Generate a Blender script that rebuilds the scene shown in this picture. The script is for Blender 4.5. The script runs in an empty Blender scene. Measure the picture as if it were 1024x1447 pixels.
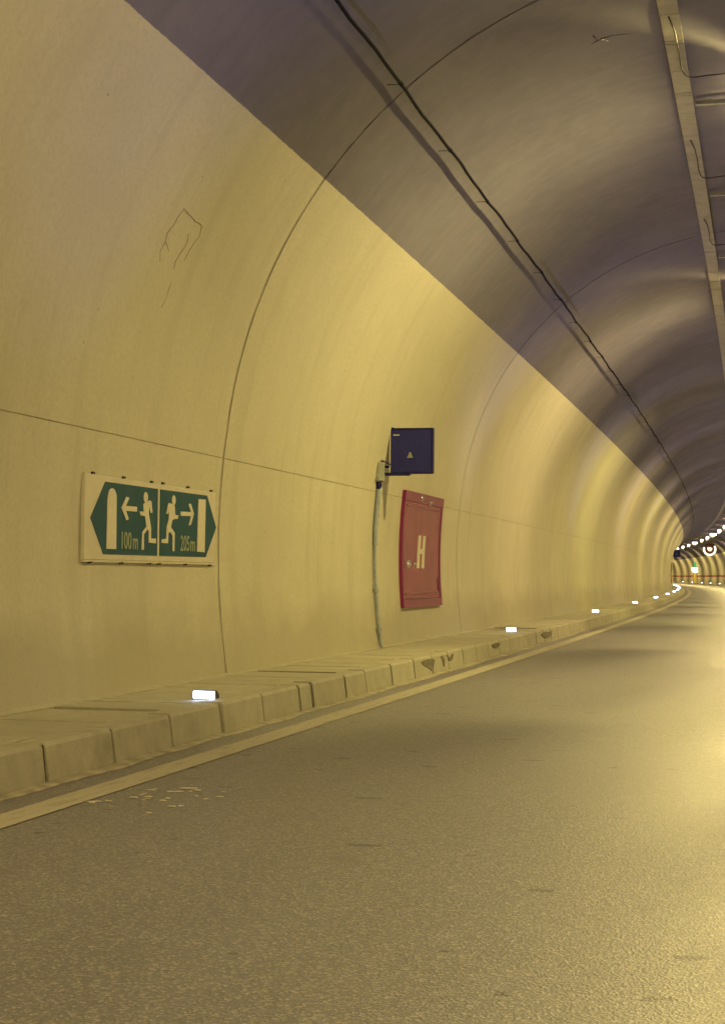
import bpy, math, random
from mathutils import Matrix, Vector
random.seed(7)
S = bpy.context.scene
C = S.collection

# ------------------------------------------------------------------ camera, world, exposure
R0 = 2665.3                     # radius of the bend (metres), tunnel turns left
CAM_H = 1.15
cam_d = bpy.data.cameras.new('camera')
cam_d.sensor_fit = 'VERTICAL'
cam_d.sensor_height = 36.0
cam_d.sensor_width = 36.0 * 1024 / 1447
cam_d.lens = 36.0 * 2428.8 / 1447
cam_d.clip_start = 0.05
cam_d.clip_end = 2000
cam = bpy.data.objects.new('camera', cam_d)
C.objects.link(cam)
yaw, pit, rol = math.radians(13.702), math.radians(2.09), math.radians(0.493)
right = Vector((math.cos(yaw), math.sin(yaw), 0))
flat = Vector((-math.sin(yaw), math.cos(yaw), 0))
fwd = flat * math.cos(pit) + Vector((0, 0, 1)) * math.sin(pit)
up = -flat * math.sin(pit) + Vector((0, 0, 1)) * math.cos(pit)
cr = right * math.cos(rol) + up * math.sin(rol)
cu = -right * math.sin(rol) + up * math.cos(rol)
M = Matrix((cr, cu, -fwd)).transposed().to_4x4()
M.translation = Vector((0, 0, CAM_H))
cam.matrix_world = M
S.camera = cam

world = bpy.data.worlds.new('World')
S.world = world
world.use_nodes = True
wn = world.node_tree
bg = wn.nodes['Background']
sky = wn.nodes.new('ShaderNodeTexSky')
sky.sky_type = 'NISHITA'
sky.sun_disc = False
sky.sun_elevation = math.radians(-4)
wn.links.new(sky.outputs[0], bg.inputs[0])
bg.inputs[1].default_value = 0.05

S.view_settings.view_transform = 'Standard'
S.view_settings.look = 'None'
S.view_settings.exposure = 0.2
S.view_settings.gamma = 1.0
S.view_settings.use_curve_mapping = False
S.render.engine = 'CYCLES'
S.cycles.max_bounces = 10
S.cycles.diffuse_bounces = 5
S.cycles.glossy_bounces = 3
S.cycles.sample_clamp_indirect = 4.0
S.cycles.use_denoising = True

LAMP_W = 1250.0                  # amber ceiling lamps
KERB_FILL_W = 260.0                   # violet fill spots added at the kerb lamps
COL_A = (1.0, 0.745, 0.285)       # peach lamps
COL_B = (1.0, 0.785, 0.26)       # greener yellow lamps
COL_KERB_FILL = (0.62, 0.54, 1.0)  # violet of the added fill spots

# ------------------------------------------------------------------ tunnel coordinates
# s = metres along the bend, u = metres to the right of the camera path, z = height above road
UC, ZC, RR, ZS, R1 = -0.248, 0.804 + CAM_H, 4.665, 1.606 + CAM_H, 7.781
_ju = math.sqrt(RR * RR - (ZS - ZC) ** 2)
_jz = ZS - ZC
_cu = _ju * (1 - R1 / RR)
_cz = _jz * (1 - R1 / RR)


def prof(z, off=0.0):
    """half width of the lining at height z (positive off = further into the tunnel)"""
    if z >= ZS:
        return math.sqrt(max(0.0, (RR - off) ** 2 - (z - ZC) ** 2))
    return _cu + math.sqrt((R1 - off) ** 2 - (z - ZC - _cz) ** 2)


def wall_u(z, off=0.0, side=-1):
    return UC + side * prof(z, off)


def W(s, u, z):
    t = s / R0
    return ((R0 + u) * math.cos(t) - R0, (R0 + u) * math.sin(t), z)


# ------------------------------------------------------------------ mesh helpers
class MB:
    def __init__(self):
        self.v, self.f, self.uv = [], [], []

    def add(self, verts, faces, uvs=None):
        b = len(self.v)
        self.v += [tuple(p) for p in verts]
        self.f += [tuple(b + i for i in f) for f in faces]
        self.uv += list(uvs) if uvs else [(0, 0)] * len(verts)
        return self

    def box(self, x0, x1, y0, y1, z0, z1, ch=0.0):
        if ch <= 0:
            vs = [(x, y, z) for z in (z0, z1) for y in (y0, y1) for x in (x0, x1)]
            fs = [(0, 2, 3, 1), (4, 5, 7, 6), (0, 1, 5, 4), (2, 6, 7, 3), (0, 4, 6, 2), (1, 3, 7, 5)]
            return self.add(vs, fs)
        # chamfered box: three nested corner points per corner
        vs = []
        idx = {}
        for cx in (0, 1):
            for cy in (0, 1):
                for cz in (0, 1):
                    X, Y, Z = (x0, x1)[cx], (y0, y1)[cy], (z0, z1)[cz]
                    sx, sy, sz = (1, -1)[cx], (1, -1)[cy], (1, -1)[cz]
                    idx[(cx, cy, cz, 'x')] = len(vs); vs.append((X, Y + sy * ch, Z + sz * ch))
                    idx[(cx, cy, cz, 'y')] = len(vs); vs.append((X + sx * ch, Y, Z + sz * ch))
                    idx[(cx, cy, cz, 'z')] = len(vs); vs.append((X + sx * ch, Y + sy * ch, Z))
        q = lambda *k: idx[k]
        fs = []
        for c in (0, 1):
            f = [q(c, 0, 0, 'x'), q(c, 1, 0, 'x'), q(c, 1, 1, 'x'), q(c, 0, 1, 'x')]
            fs.append(f if c else f[::-1])
            f = [q(0, c, 0, 'y'), q(1, c, 0, 'y'), q(1, c, 1, 'y'), q(0, c, 1, 'y')]
            fs.append(f[::-1] if c else f)
            f = [q(0, 0, c, 'z'), q(1, 0, c, 'z'), q(1, 1, c, 'z'), q(0, 1, c, 'z')]
            fs.append(f if c else f[::-1])
        for a in (0, 1):
            for b in (0, 1):
                fs.append([q(a, b, 0, 'x'), q(a, b, 1, 'x'), q(a, b, 1, 'y'), q(a, b, 0, 'y')])
                fs.append([q(a, 0, b, 'x'), q(a, 1, b, 'x'), q(a, 1, b, 'z'), q(a, 0, b, 'z')])
                fs.append([q(0, a, b, 'y'), q(1, a, b, 'y'), q(1, a, b, 'z'), q(0, a, b, 'z')])
                for c in (0, 1):
                    fs.append([q(a, b, c, 'x'), q(a, b, c, 'y'), q(a, b, c, 'z')])
        return self.add(vs, fs)

    def prism(self, poly, axis, a0, a1):
        """polygon of 2-D points extruded along 'x', 'y' or 'z' between a0 and a1"""
        def p3(p, a):
            if axis == 'x':
                return (a, p[0], p[1])
            if axis == 'y':
                return (p[0], a, p[1])
            return (p[0], p[1], a)
        n = len(poly)
        vs = [p3(p, a0) for p in poly] + [p3(p, a1) for p in poly]
        fs = [tuple(range(n))[::-1], tuple(range(n, 2 * n))]
        fs += [(i, (i + 1) % n, n + (i + 1) % n, n + i) for i in range(n)]
        return self.add(vs, fs)

    def tube(self, pts, r, n=8, caps=True):
        pts = [Vector(p) for p in pts]
        rs = r if isinstance(r, (list, tuple)) else [r] * len(pts)
        b = len(self.v)
        vs, fs = [], []
        prev = None
        for i, p in enumerate(pts):
            d = (pts[min(i + 1, len(pts) - 1)] - pts[max(i - 1, 0)]).normalized()
            ref = prev if prev is not None else (Vector((0, 0, 1)) if abs(d.z) < 0.9 else Vector((1, 0, 0)))
            a = (ref - d * ref.dot(d)).normalized()
            prev = a
            c = d.cross(a)
            for k in range(n):
                t = 2 * math.pi * k / n
                vs.append(p + (a * math.cos(t) + c * math.sin(t)) * rs[i])
        for i in range(len(pts) - 1):
            for k in range(n):
                fs.append((i * n + k, i * n + (k + 1) % n, (i + 1) * n + (k + 1) % n, (i + 1) * n + k))
        if caps:
            fs.append(tuple(range(n))[::-1])
            fs.append(tuple((len(pts) - 1) * n + k for k in range(n)))
        return self.add(vs, fs)

    def build(self, name, mat, parent=None, smooth=False):
        me = bpy.data.meshes.new(name)
        me.from_pydata(self.v, [], self.f)
        uvl = me.uv_layers.new(name='UVMap')
        for l in me.loops:
            uvl.data[l.index].uv = self.uv[l.vertex_index]
        me.materials.append(mat)
        if smooth:
            me.polygons.foreach_set('use_smooth', [True] * len(me.polygons))
        if not smooth:
            import bmesh
            bm = bmesh.new(); bm.from_mesh(me)
            bmesh.ops.recalc_face_normals(bm, faces=bm.faces)
            bm.to_mesh(me); bm.free()
        o = bpy.data.objects.new(name, me)
        C.objects.link(o)
        if parent is not None:
            o.parent = parent
        return o


def tag(o, label=None, cat=None, group=None, kind=None):
    if label: o['label'] = label
    if cat: o['category'] = cat
    if group: o['group'] = group
    if kind: o['kind'] = kind
    return o


def thing(name, s, u, z, label, cat, group=None):
    """an Empty at the thing's base; local x = across (right), y = along the tunnel, z = up"""
    o = bpy.data.objects.new(name, None)
    o.empty_display_size = 0.2
    C.objects.link(o)
    o.location = W(s, u, z)
    o.rotation_euler = (0, 0, s / R0)
    return tag(o, label, cat, group)


def copy_tree(o, parent=None):
    c = o.copy()
    C.objects.link(c)
    if parent is not None:
        c.parent = parent
    for ch in list(o.children):
        copy_tree(ch, c)
    return c


def sheet(mb, u0, u1, z0, z1, s0, s1, step):
    """strip swept along the tunnel from (u0,z0) to (u1,z1), facing the left normal of that edge"""
    n = max(1, int(math.ceil((s1 - s0) / step)))
    vs, uv, fs = [], [], []
    w = math.hypot(u1 - u0, z1 - z0)
    for i in range(n + 1):
        s = s0 + (s1 - s0) * i / n
        vs += [W(s, u0, z0), W(s, u1, z1)]
        uv += [(s, u0), (s, u0 + w)]
    for i in range(n):
        fs.append((2 * i, 2 * i + 1, 2 * i + 3, 2 * i + 2))
    mb.add(vs, fs, uv)
    return mb


def sweep(mb, section, s0, s1, step=4.0, closed=True, caps=True):
    n = max(1, int(math.ceil((s1 - s0) / step)))
    m = len(section)
    vs, uv, fs = [], [], []
    for i in range(n + 1):
        s = s0 + (s1 - s0) * i / n
        for j, (u, z) in enumerate(section):
            vs.append(W(s, u, z)); uv.append((s, u + z))
    for i in range(n):
        for j in range(m if closed else m - 1):
            k = (j + 1) % m
            fs.append((i * m + j, i * m + k, (i + 1) * m + k, (i + 1) * m + j))
    if closed and caps:
        fs.append(tuple(range(m))[::-1])
        fs.append(tuple(n * m + j for j in range(m)))
    mb.add(vs, fs, uv)
    return mb


# ------------------------------------------------------------------ materials
def new_mat(name):
    m = bpy.data.materials.new(name)
    m.use_nodes = True
    nt = m.node_tree
    return m, nt, nt.nodes['Principled BSDF']


def N(nt, t, **kw):
    n = nt.nodes.new(t)
    for k, v in kw.items():
        setattr(n, k, v)
    return n


def coords(nt, kind='Object', scale=(1, 1, 1)):
    tc = N(nt, 'ShaderNodeTexCoord')
    mp = N(nt, 'ShaderNodeMapping')
    mp.inputs['Scale'].default_value = scale
    nt.links.new(tc.outputs[kind], mp.inputs[0])
    return mp.outputs[0]


def noise(nt, vec, scale, detail=4, rough=0.55):
    n = N(nt, 'ShaderNodeTexNoise')
    n.inputs['Scale'].default_value = scale
    n.inputs['Detail'].default_value = detail
    n.inputs['Roughness'].default_value = rough
    nt.links.new(vec, n.inputs['Vector'])
    return n.outputs['Fac']


def ramp(nt, fac, stops):
    r = N(nt, 'ShaderNodeValToRGB')
    e = r.color_ramp.elements
    while len(e) < len(stops):
        e.new(0.5)
    for i, (p, c) in enumerate(stops):
        e[i].position = p
        e[i].color = c if len(c) == 4 else (*c, 1)
    nt.links.new(fac, r.inputs[0])
    return r.outputs[0]


def mix(nt, fac, a, b, mode='MIX'):
    m = N(nt, 'ShaderNodeMix', data_type='RGBA', blend_type=mode)
    for sock, v in ((m.inputs[0], fac), (m.inputs[6], a), (m.inputs[7], b)):
        if isinstance(v, (int, float)):
            sock.default_value = v
        elif isinstance(v, tuple):
            sock.default_value = v if len(v) == 4 else (*v, 1)
        else:
            nt.links.new(v, sock)
    return m.outputs[2]


def bump(nt, bsdf, heights):
    prev = None
    for h, strength, dist in heights:
        b = N(nt, 'ShaderNodeBump')
        b.inputs['Strength'].default_value = strength
        b.inputs['Distance'].default_value = dist
        nt.links.new(h, b.inputs['Height'])
        if prev is not None:
            nt.links.new(prev, b.inputs['Normal'])
        prev = b.outputs[0]
    nt.links.new(prev, bsdf.inputs['Normal'])


def g(v):
    return (v, v, v)


def mat_simple(name, col, rough=0.5, metal=0.0, var=0.18, scale=14.0, bmp=0.1, spec=0.3):
    m, nt, b = new_mat(name)
    v = coords(nt)
    n1 = noise(nt, v, scale)
    dark = tuple(c * (1 - var) for c in col)
    lite = tuple(min(1, c * (1 + var)) for c in col)
    nt.links.new(ramp(nt, n1, [(0.3, dark), (0.7, lite)]), b.inputs['Base Color'])
    b.inputs['Roughness'].default_value = rough
    b.inputs['Metallic'].default_value = metal
    b.inputs['Specular IOR Level'].default_value = spec
    if bmp > 0:
        bump(nt, b, [(noise(nt, v, scale * 5), bmp, 0.002)])
    return m


def mat_emit(name, col, strength, base=(0.8, 0.8, 0.8)):
    m, nt, b = new_mat(name)
    v = coords(nt)
    nt.links.new(ramp(nt, noise(nt, v, 30), [(0.3, tuple(c * 0.85 for c in col)), (0.7, col)]), b.inputs['Emission Color'])
    b.inputs['Base Color'].default_value = (*base, 1)
    b.inputs['Emission Strength'].default_value = strength
    b.inputs['Roughness'].default_value = 0.3
    return m


def mat_wall():
    m, nt, b = new_mat('painted_concrete')
    uv = coords(nt, 'UV')
    streak = coords(nt, 'UV', (2.2, 0.22, 1))
    big = noise(nt, uv, 0.35, 5, 0.6)
    mid = noise(nt, uv, 2.2, 6, 0.62)
    st = noise(nt, streak, 1.4, 5, 0.6)
    fine = noise(nt, uv, 95, 3, 0.6)
    mott = noise(nt, uv, 22, 4, 0.65)
    col = ramp(nt, big, [(0.30, (0.60, 0.575, 0.455)), (0.70, (0.70, 0.67, 0.53))])
    col = mix(nt, ramp(nt, mid, [(0.40, g(0.0)), (0.80, g(0.35))]), col, (0.52, 0.49, 0.36))
    col = mix(nt, ramp(nt, st, [(0.50, g(0.0)), (0.76, g(0.45))]), col, (0.46, 0.43, 0.33))
    col = mix(nt, ramp(nt, mott, [(0.44, g(0.0)), (0.70, g(0.45))]), col, (0.50, 0.465, 0.34))
    # specks of dirt with a shape of their own
    vo = N(nt, 'ShaderNodeTexVoronoi', feature='F1')
    vo.inputs['Scale'].default_value = 2.4
    nt.links.new(uv, vo.inputs['Vector'])
    col = mix(nt, ramp(nt, vo.outputs['Distance'], [(0.012, g(0.75)), (0.035, g(0.0))]), col, (0.16, 0.14, 0.11))
    col = mix(nt, ramp(nt, fine, [(0.42, g(0.0)), (0.66, g(0.28))]), col, (0.46, 0.42, 0.31))
    # splash grime low on the wall, broken up by noise
    tc = N(nt, 'ShaderNodeTexCoord')
    sx = N(nt, 'ShaderNodeSeparateXYZ')
    nt.links.new(tc.outputs['Object'], sx.inputs[0])
    ad = N(nt, 'ShaderNodeMath', operation='MULTIPLY_ADD')
    nt.links.new(noise(nt, coords(nt, 'UV', (0.5, 0.8, 1)), 1.3, 5, 0.6), ad.inputs[0])
    ad.inputs[1].default_value = -1.1
    nt.links.new(sx.outputs[2], ad.inputs[2])
    col = mix(nt, ramp(nt, ad.outputs[0], [(-0.15, g(0.55)), (0.40, g(0.0))]), col, (0.38, 0.35, 0.27))
    nt.links.new(col, b.inputs['Base Color'])
    b.inputs['Roughness'].default_value = 0.62
    b.inputs['Specular IOR Level'].default_value = 0.35
    bump(nt, b, [(noise(nt, uv, 0.9, 3, 0.5), 0.45, 0.03), (fine, 0.35, 0.004), (mott, 0.3, 0.006), (mid, 0.25, 0.006)])
    return m


Z_PAINT = 3.590 + CAM_H


def mat_ceiling():
    m, nt, b = new_mat('raw_concrete')
    uv = coords(nt, 'UV')
    board = coords(nt, 'UV', (3.0, 0.16, 1))
    big = noise(nt, uv, 0.5, 5, 0.6)
    bd = noise(nt, board, 1.5, 4, 0.55)
    mid = noise(nt, uv, 4.0, 6, 0.65)
    fine = noise(nt, uv, 70, 3, 0.6)
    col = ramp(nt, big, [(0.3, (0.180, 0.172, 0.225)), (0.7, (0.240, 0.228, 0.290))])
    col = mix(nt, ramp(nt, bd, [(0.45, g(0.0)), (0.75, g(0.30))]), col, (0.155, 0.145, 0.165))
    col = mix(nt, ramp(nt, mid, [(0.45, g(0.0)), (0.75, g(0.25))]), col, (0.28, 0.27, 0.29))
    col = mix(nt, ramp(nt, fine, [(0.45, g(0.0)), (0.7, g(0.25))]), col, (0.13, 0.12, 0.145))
    # ragged edge of the pale wall paint creeping onto the vault
    tc = N(nt, 'ShaderNodeTexCoord')
    sx = N(nt, 'ShaderNodeSeparateXYZ')
    nt.links.new(tc.outputs['Object'], sx.inputs[0])
    ma = N(nt, 'ShaderNodeMath', operation='MULTIPLY_ADD')
    nt.links.new(noise(nt, uv, 3.0, 6, 0.7), ma.inputs[0])
    ma.inputs[1].default_value = -0.03
    nt.links.new(sx.outputs[2], ma.inputs[2])
    mr = N(nt, 'ShaderNodeMapRange')
    nt.links.new(ma.outputs[0], mr.inputs[0])
    mr.inputs[1].default_value = Z_PAINT - 0.016; mr.inputs[2].default_value = Z_PAINT - 0.010
    mr.inputs[3].default_value = 0.9; mr.inputs[4].default_value = 0.0
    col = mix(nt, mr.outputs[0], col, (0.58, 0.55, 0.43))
    nt.links.new(col, b.inputs['Base Color'])
    b.inputs['Roughness'].default_value = 0.92
    b.inputs['Specular IOR Level'].default_value = 0.06
    bump(nt, b, [(bd, 0.3, 0.01), (noise(nt, uv, 1.2, 3), 0.4, 0.02), (fine, 0.3, 0.003)])
    return m


def mat_asphalt():
    m, nt, b = new_mat('asphalt')
    uv = coords(nt, 'UV')
    vo = N(nt, 'ShaderNodeTexVoronoi', feature='F1')
    vo.inputs['Scale'].default_value = 105
    nt.links.new(uv, vo.inputs['Vector'])
    big = noise(nt, coords(nt, 'UV', (0.25, 1.0, 1)), 0.8, 5, 0.6)
    fine = noise(nt, uv, 160, 2, 0.7)
    col = ramp(nt, big, [(0.3, (0.038, 0.038, 0.074)), (0.7, (0.060, 0.058, 0.102))])
    sep = N(nt, 'ShaderNodeSeparateColor')
    nt.links.new(vo.outputs['Color'], sep.inputs[0])
    col = mix(nt, ramp(nt, sep.outputs[0], [(0.55, g(0.0)), (0.9, g(0.9))]), col, (0.33, 0.29, 0.28))
    col = mix(nt, ramp(nt, sep.outputs[1], [(0.5, g(0.0)), (0.85, g(0.9))]), col, (0.014, 0.012, 0.02))
    # dark tar and oil blots
    blot = noise(nt, coords(nt, 'UV', (1.0, 0.8, 1)), 3.2, 3, 0.5)
    col = mix(nt, ramp(nt, blot, [(0.66, g(0.0)), (0.72, g(0.7))]), col, (0.035, 0.032, 0.036))
    # small pock marks and oil drips, each with its own size
    wob = N(nt, 'ShaderNodeVectorMath', operation='ADD')
    nt.links.new(coords(nt, 'UV', (1.25, 0.75, 1)), wob.inputs[0])
    wn_ = N(nt, 'ShaderNodeTexNoise')
    wn_.inputs['Scale'].default_value = 9.0
    nt.links.new(uv, wn_.inputs['Vector'])
    sc_ = N(nt, 'ShaderNodeVectorMath', operation='SCALE')
    sc_.inputs['Scale'].default_value = 0.16
    nt.links.new(wn_.outputs['Color'], sc_.inputs[0])
    nt.links.new(sc_.outputs[0], wob.inputs[1])
    v2 = N(nt, 'ShaderNodeTexVoronoi', feature='F1')
    v2.inputs['Scale'].default_value = 3.1
    nt.links.new(wob.outputs[0], v2.inputs['Vector'])
    s2 = N(nt, 'ShaderNodeSeparateColor')
    nt.links.new(v2.outputs['Color'], s2.inputs[0])
    th = N(nt, 'ShaderNodeMath', operation='MULTIPLY_ADD')
    nt.links.new(s2.outputs[0], th.inputs[0]); th.inputs[1].default_value = -0.145
    nt.links.new(v2.outputs['Distance'], th.inputs[2])
    pock = ramp(nt, th.outputs[0], [(0.0, g(0.55)), (0.03, g(0.0))])
    col = mix(nt, pock, col, (0.022, 0.020, 0.026))
    nt.links.new(col, b.inputs['Base Color'])
    spl = N(nt, 'ShaderNodeMapRange')
    nt.links.new(pock, spl.inputs[0])
    spl.inputs[3].default_value = 1.0; spl.inputs[4].default_value = 0.25
    nt.links.new(spl.outputs[0], b.inputs['Specular IOR Level'])
    nt.links.new(ramp(nt, big, [(0.3, g(0.45)), (0.7, g(0.58))]), b.inputs['Roughness'])
    b.inputs['Specular IOR Level'].default_value = 1.0
    b.inputs['IOR'].default_value = 2.4
    bump(nt, b, [(vo.outputs['Distance'], 0.40, 0.004), (fine, 0.30, 0.002)])
    return m


def mat_line():
    m, nt, b = new_mat('road_paint')
    uv = coords(nt, 'UV')
    wear = noise(nt, coords(nt, 'UV', (0.8, 6, 1)), 3.5, 6, 0.7)
    fine = noise(nt, uv, 90, 3, 0.7)
    col = ramp(nt, fine, [(0.35, (0.44, 0.41, 0.33)), (0.65, (0.60, 0.57, 0.46))])
    col = mix(nt, ramp(nt, wear, [(0.50, g(0.0)), (0.72, g(0.65))]), col, (0.20, 0.18, 0.15))
    nt.links.new(col, b.inputs['Base Color'])
    b.inputs['Roughness'].default_value = 0.6
    bump(nt, b, [(fine, 0.4, 0.004)])
    return m


def mat_kerb():
    m, nt, b = new_mat('kerb_concrete')
    v = coords(nt)
    info = N(nt, 'ShaderNodeObjectInfo')
    mid = noise(nt, v, 6, 6, 0.65)
    fine = noise(nt, v, 110, 3, 0.65)
    a = ramp(nt, mid, [(0.3, (0.44, 0.42, 0.33)), (0.7, (0.56, 0.54, 0.43))])
    a = mix(nt, ramp(nt, info.outputs['Random'], [(0, g(0.0)), (1, g(0.30))]), a, (0.36, 0.34, 0.27))
    a = mix(nt, ramp(nt, fine, [(0.45, g(0)), (0.72, g(0.4))]), a, (0.27, 0.25, 0.19))
    blot = noise(nt, v, 2.2, 5, 0.7)
    a = mix(nt, ramp(nt, blot, [(0.58, g(0)), (0.72, g(0.45))]), a, (0.26, 0.24, 0.19))
    nt.links.new(a, b.inputs['Base Color'])
    b.inputs['Roughness'].default_value = 0.8
    bump(nt, b, [(fine, 0.45, 0.004), (mid, 0.4, 0.008)])
    return m


MAT_WALL = mat_wall()
MAT_CEIL = mat_ceiling()
MAT_ROAD = mat_asphalt()
MAT_LINE = mat_line()
MAT_KERB = mat_kerb()
MAT_GROOVE = mat_simple('joint_filler', (0.44, 0.41, 0.32), 0.9, var=0.3, scale=3)
MAT_GROOVEV = mat_simple('vault_joint_filler', (0.15, 0.142, 0.17), 0.9, var=0.3, scale=3)
MAT_BED = mat_simple('mortar_bed', (0.045, 0.04, 0.034), 0.95)
MAT_GUTTER = mat_simple('gutter_dust', (0.42, 0.39, 0.30), 0.85, var=0.35, scale=6)
MAT_TRAY = mat_simple('galvanised_steel', (0.42, 0.40, 0.34), 0.65, 0.0, var=0.15, scale=5)
MAT_CABLE = mat_simple('cable_sheath', (0.010, 0.010, 0.022), 0.8, spec=0.05)
MAT_WIRE = mat_simple('dark_wire', (0.05, 0.045, 0.045), 0.6)
MAT_LAMP = mat_simple('lamp_housing', (0.40, 0.40, 0.38), 0.5, 0.2)
MAT_BLACK = mat_simple('lamp_black', (0.03, 0.03, 0.035), 0.5)
MAT_GREEN = mat_simple('sign_green', (0.036, 0.105, 0.150), 0.6, var=0.10, scale=6, bmp=0.02, spec=0.06)
MAT_BOARD = mat_simple('sign_board', (0.68, 0.64, 0.52), 0.45, var=0.06, scale=5, bmp=0.04)
MAT_PICTO = mat_simple('sign_white', (0.74, 0.70, 0.58), 0.4, var=0.06, scale=20, bmp=0.03)
MAT_DIMTEXT = mat_simple('faded_lettering', (0.31, 0.37, 0.27), 0.5, var=0.15, scale=40)
MAT_RED = mat_simple('red_gloss_paint', (0.27, 0.040, 0.145), 0.22, var=0.14, scale=3, bmp=0.015, spec=0.16)
MAT_REDDARK = mat_simple('red_frame_paint', (0.23, 0.030, 0.13), 0.3, var=0.15, scale=5, bmp=0.01, spec=0.16)
MAT_CHROME = mat_simple('chrome', (0.8, 0.8, 0.85), 0.12, 1.0, var=0.05)
MAT_NAVY = mat_simple('navy_panel', (0.038, 0.040, 0.21), 0.6, var=0.10, scale=7, bmp=0.02, spec=0.08)
MAT_NAVYDK = mat_simple('navy_trim', (0.028, 0.026, 0.12), 0.6, spec=0.08)
MAT_GREY = mat_simple('grey_plastic', (0.33, 0.35, 0.30), 0.55)
MAT_PIPE = mat_simple('grey_conduit', (0.38, 0.43, 0.50), 0.5)
MAT_SMUDGE = mat_simple('dark_smudge', (0.20, 0.185, 0.145), 0.85, var=0.45, scale=22)
MAT_PATCH = mat_simple('mortar_patch', (0.46, 0.43, 0.34), 0.85, var=0.25, scale=20)
MAT_CHIP = mat_simple('white_chips', (0.72, 0.68, 0.58), 0.7)
MAT_STRIPE = mat_simple('red_wall_stripe', (0.34, 0.06, 0.05), 0.5)
MAT_LENS = mat_emit('kerb_lamp_lens', (0.58, 0.72, 1.0), 14.0)
MAT_LENSW = mat_emit('ceiling_lamp_lens', (1.0, 0.93, 0.85), 10.0)
MAT_RING = mat_emit('lit_sign_ring', (1.0, 0.93, 0.74), 1.6)
MAT_PINK = mat_emit('lit_sign_centre', (1.0, 0.70, 0.62), 1.0)
MAT_SIGNBOX = mat_emit('lit_sign_box', (0.85, 1.0, 0.80), 3.0)
MAT_GREENLIT = mat_emit('lit_sign_green', (0.03, 0.40, 0.15), 0.6, (0.03, 0.2, 0.08))
MAT_STREAK = mat_simple('yellow_light_streak', (0.75, 0.55, 0.18), 0.5)  # colour of the light reflected below the far sign
MAT_MAROON = mat_simple('maroon_sign_face', (0.10, 0.035, 0.03), 0.5)

# ------------------------------------------------------------------ structure: road
S0, S1 = -75.0, 470.0
UK_B, UK_T, ZK = -3.846, -3.874, 0.225            # kerb foot, kerb top edge, kerb height
UKR_B, UKR_T = 2 * UC - UK_B, 2 * UC - UK_T

mb = MB()
sheet(mb, UK_B - 0.3, UKR_B + 0.3, 0, 0, S0, S1, 3.0)
tag(mb.build('road', MAT_ROAD), 'worn asphalt road bending left through the tunnel', kind='structure')
mb = MB()
sheet(mb, -3.575, -3.373, 0.004, 0.004, S0, S1, 3.0)
tag(mb.build('road_line', MAT_LINE), 'worn white edge line along the left kerb', kind='structure')
mb = MB()
sheet(mb, 2.870, 3.075, 0.004, 0.004, S0, S1, 3.0)
tag(mb.build('road_line', MAT_LINE), 'worn white edge line along the right kerb', kind='structure')
# thin ridge of pale dust and mortar washed against the kerb foot
mb = MB()
n = 260
vs, fs, uv = [], [], []
for i in range(n + 1):
    s = 4 + 0.25 * i
    wv = 0.060 + 0.016 * math.sin(s * 2.1) + 0.012 * math.sin(s * 5.3 + 1) + random.uniform(-.008, .008)
    for (u, z) in ((UK_B + 0.0, 0.014), (UK_B + max(0.006, wv), 0.010), (UK_B + max(0.012, wv + 0.02), 0.002)):
        vs.append(W(s, u, z)); uv.append((s, u))
for i in range(n):
    for j in range(2):
        a = i * 3 + j
        fs.append((a, a + 1, a + 4, a + 3))
mb.add(vs, fs, uv)
tag(mb.build('gutter_strip', MAT_GUTTER), 'pale dusty mortar strip along the kerb foot', kind='structure')


# ------------------------------------------------------------------ structure: kerbs and walkways
def kerb_section(side):
    f = (lambda u: u) if side < 0 else (lambda u: 2 * UC - u)
    sec = [(f(UK_B), -0.05), (f(UK_B), 0.0), (f(UK_T + 0.003), ZK - 0.022), (f(UK_T - 0.015), ZK), (f(UK_T - 0.165), ZK), (f(UK_T - 0.165), -0.05)]
    return sec


bed_sec = [(UK_B - 0.018, -0.06), (UK_T - 0.018, ZK - 0.02), (UK_T - 0.16, ZK - 0.02), (UK_T - 0.16, -0.06)]
mb = MB(); sweep(mb, bed_sec, S0, S1)
kerb = tag(mb.build('kerb', MAT_BED), 'pale concrete kerb along the left edge of the road', kind='structure')
joints = [3.55, 4.6, 5.62, 6.66, 7.70, 8.72, 9.71, 10.73, 11.78, 12.80, 13.87, 14.27, 15.43, 16.26, 17.45, 18.6]
while joints[-1] < 62:
    joints.append(joints[-1] + 1.037 + random.uniform(-0.02, 0.02))


def local_stone(name, s0, s1, sec, gap, mat, parent, ch=0.006, dz=0.0, du=0.0):
    """one kerb stone with eased ends, in world space"""
    mb = MB()
    cu_ = sum(p[0] for p in sec) / len(sec); cz_ = sum(p[1] for p in sec) / len(sec)
    rings = []
    for s, k in ((s0 + gap / 2, 1), (s0 + gap / 2 + ch, 0), (s1 - gap / 2 - ch, 0), (s1 - gap / 2, 1)):
        ring = []
        for (u, z) in sec:
            sh = ch * k
            uu = u + (sh if u < cu_ else -sh); zz = z + (0 if z < cz_ else -sh)
            ring.append((s, uu + du, zz + dz))
        rings.append(ring)
    m = len(sec); vs = []
    for r in rings:
        vs += [W(*p) for p in r]
    fs = []
    for i in range(3):
        for j in range(m):
            k = (j + 1) % m
            fs.append((i * m + j, i * m + k, (i + 1) * m + k, (i + 1) * m + j))
    fs.append(tuple(range(m))[::-1]); fs.append(tuple(3 * m + j for j in range(m)))
    mb.add(vs, fs, [(p[0], p[1]) for r in rings for p in r])
    return mb.build(name, mat, parent)


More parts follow.
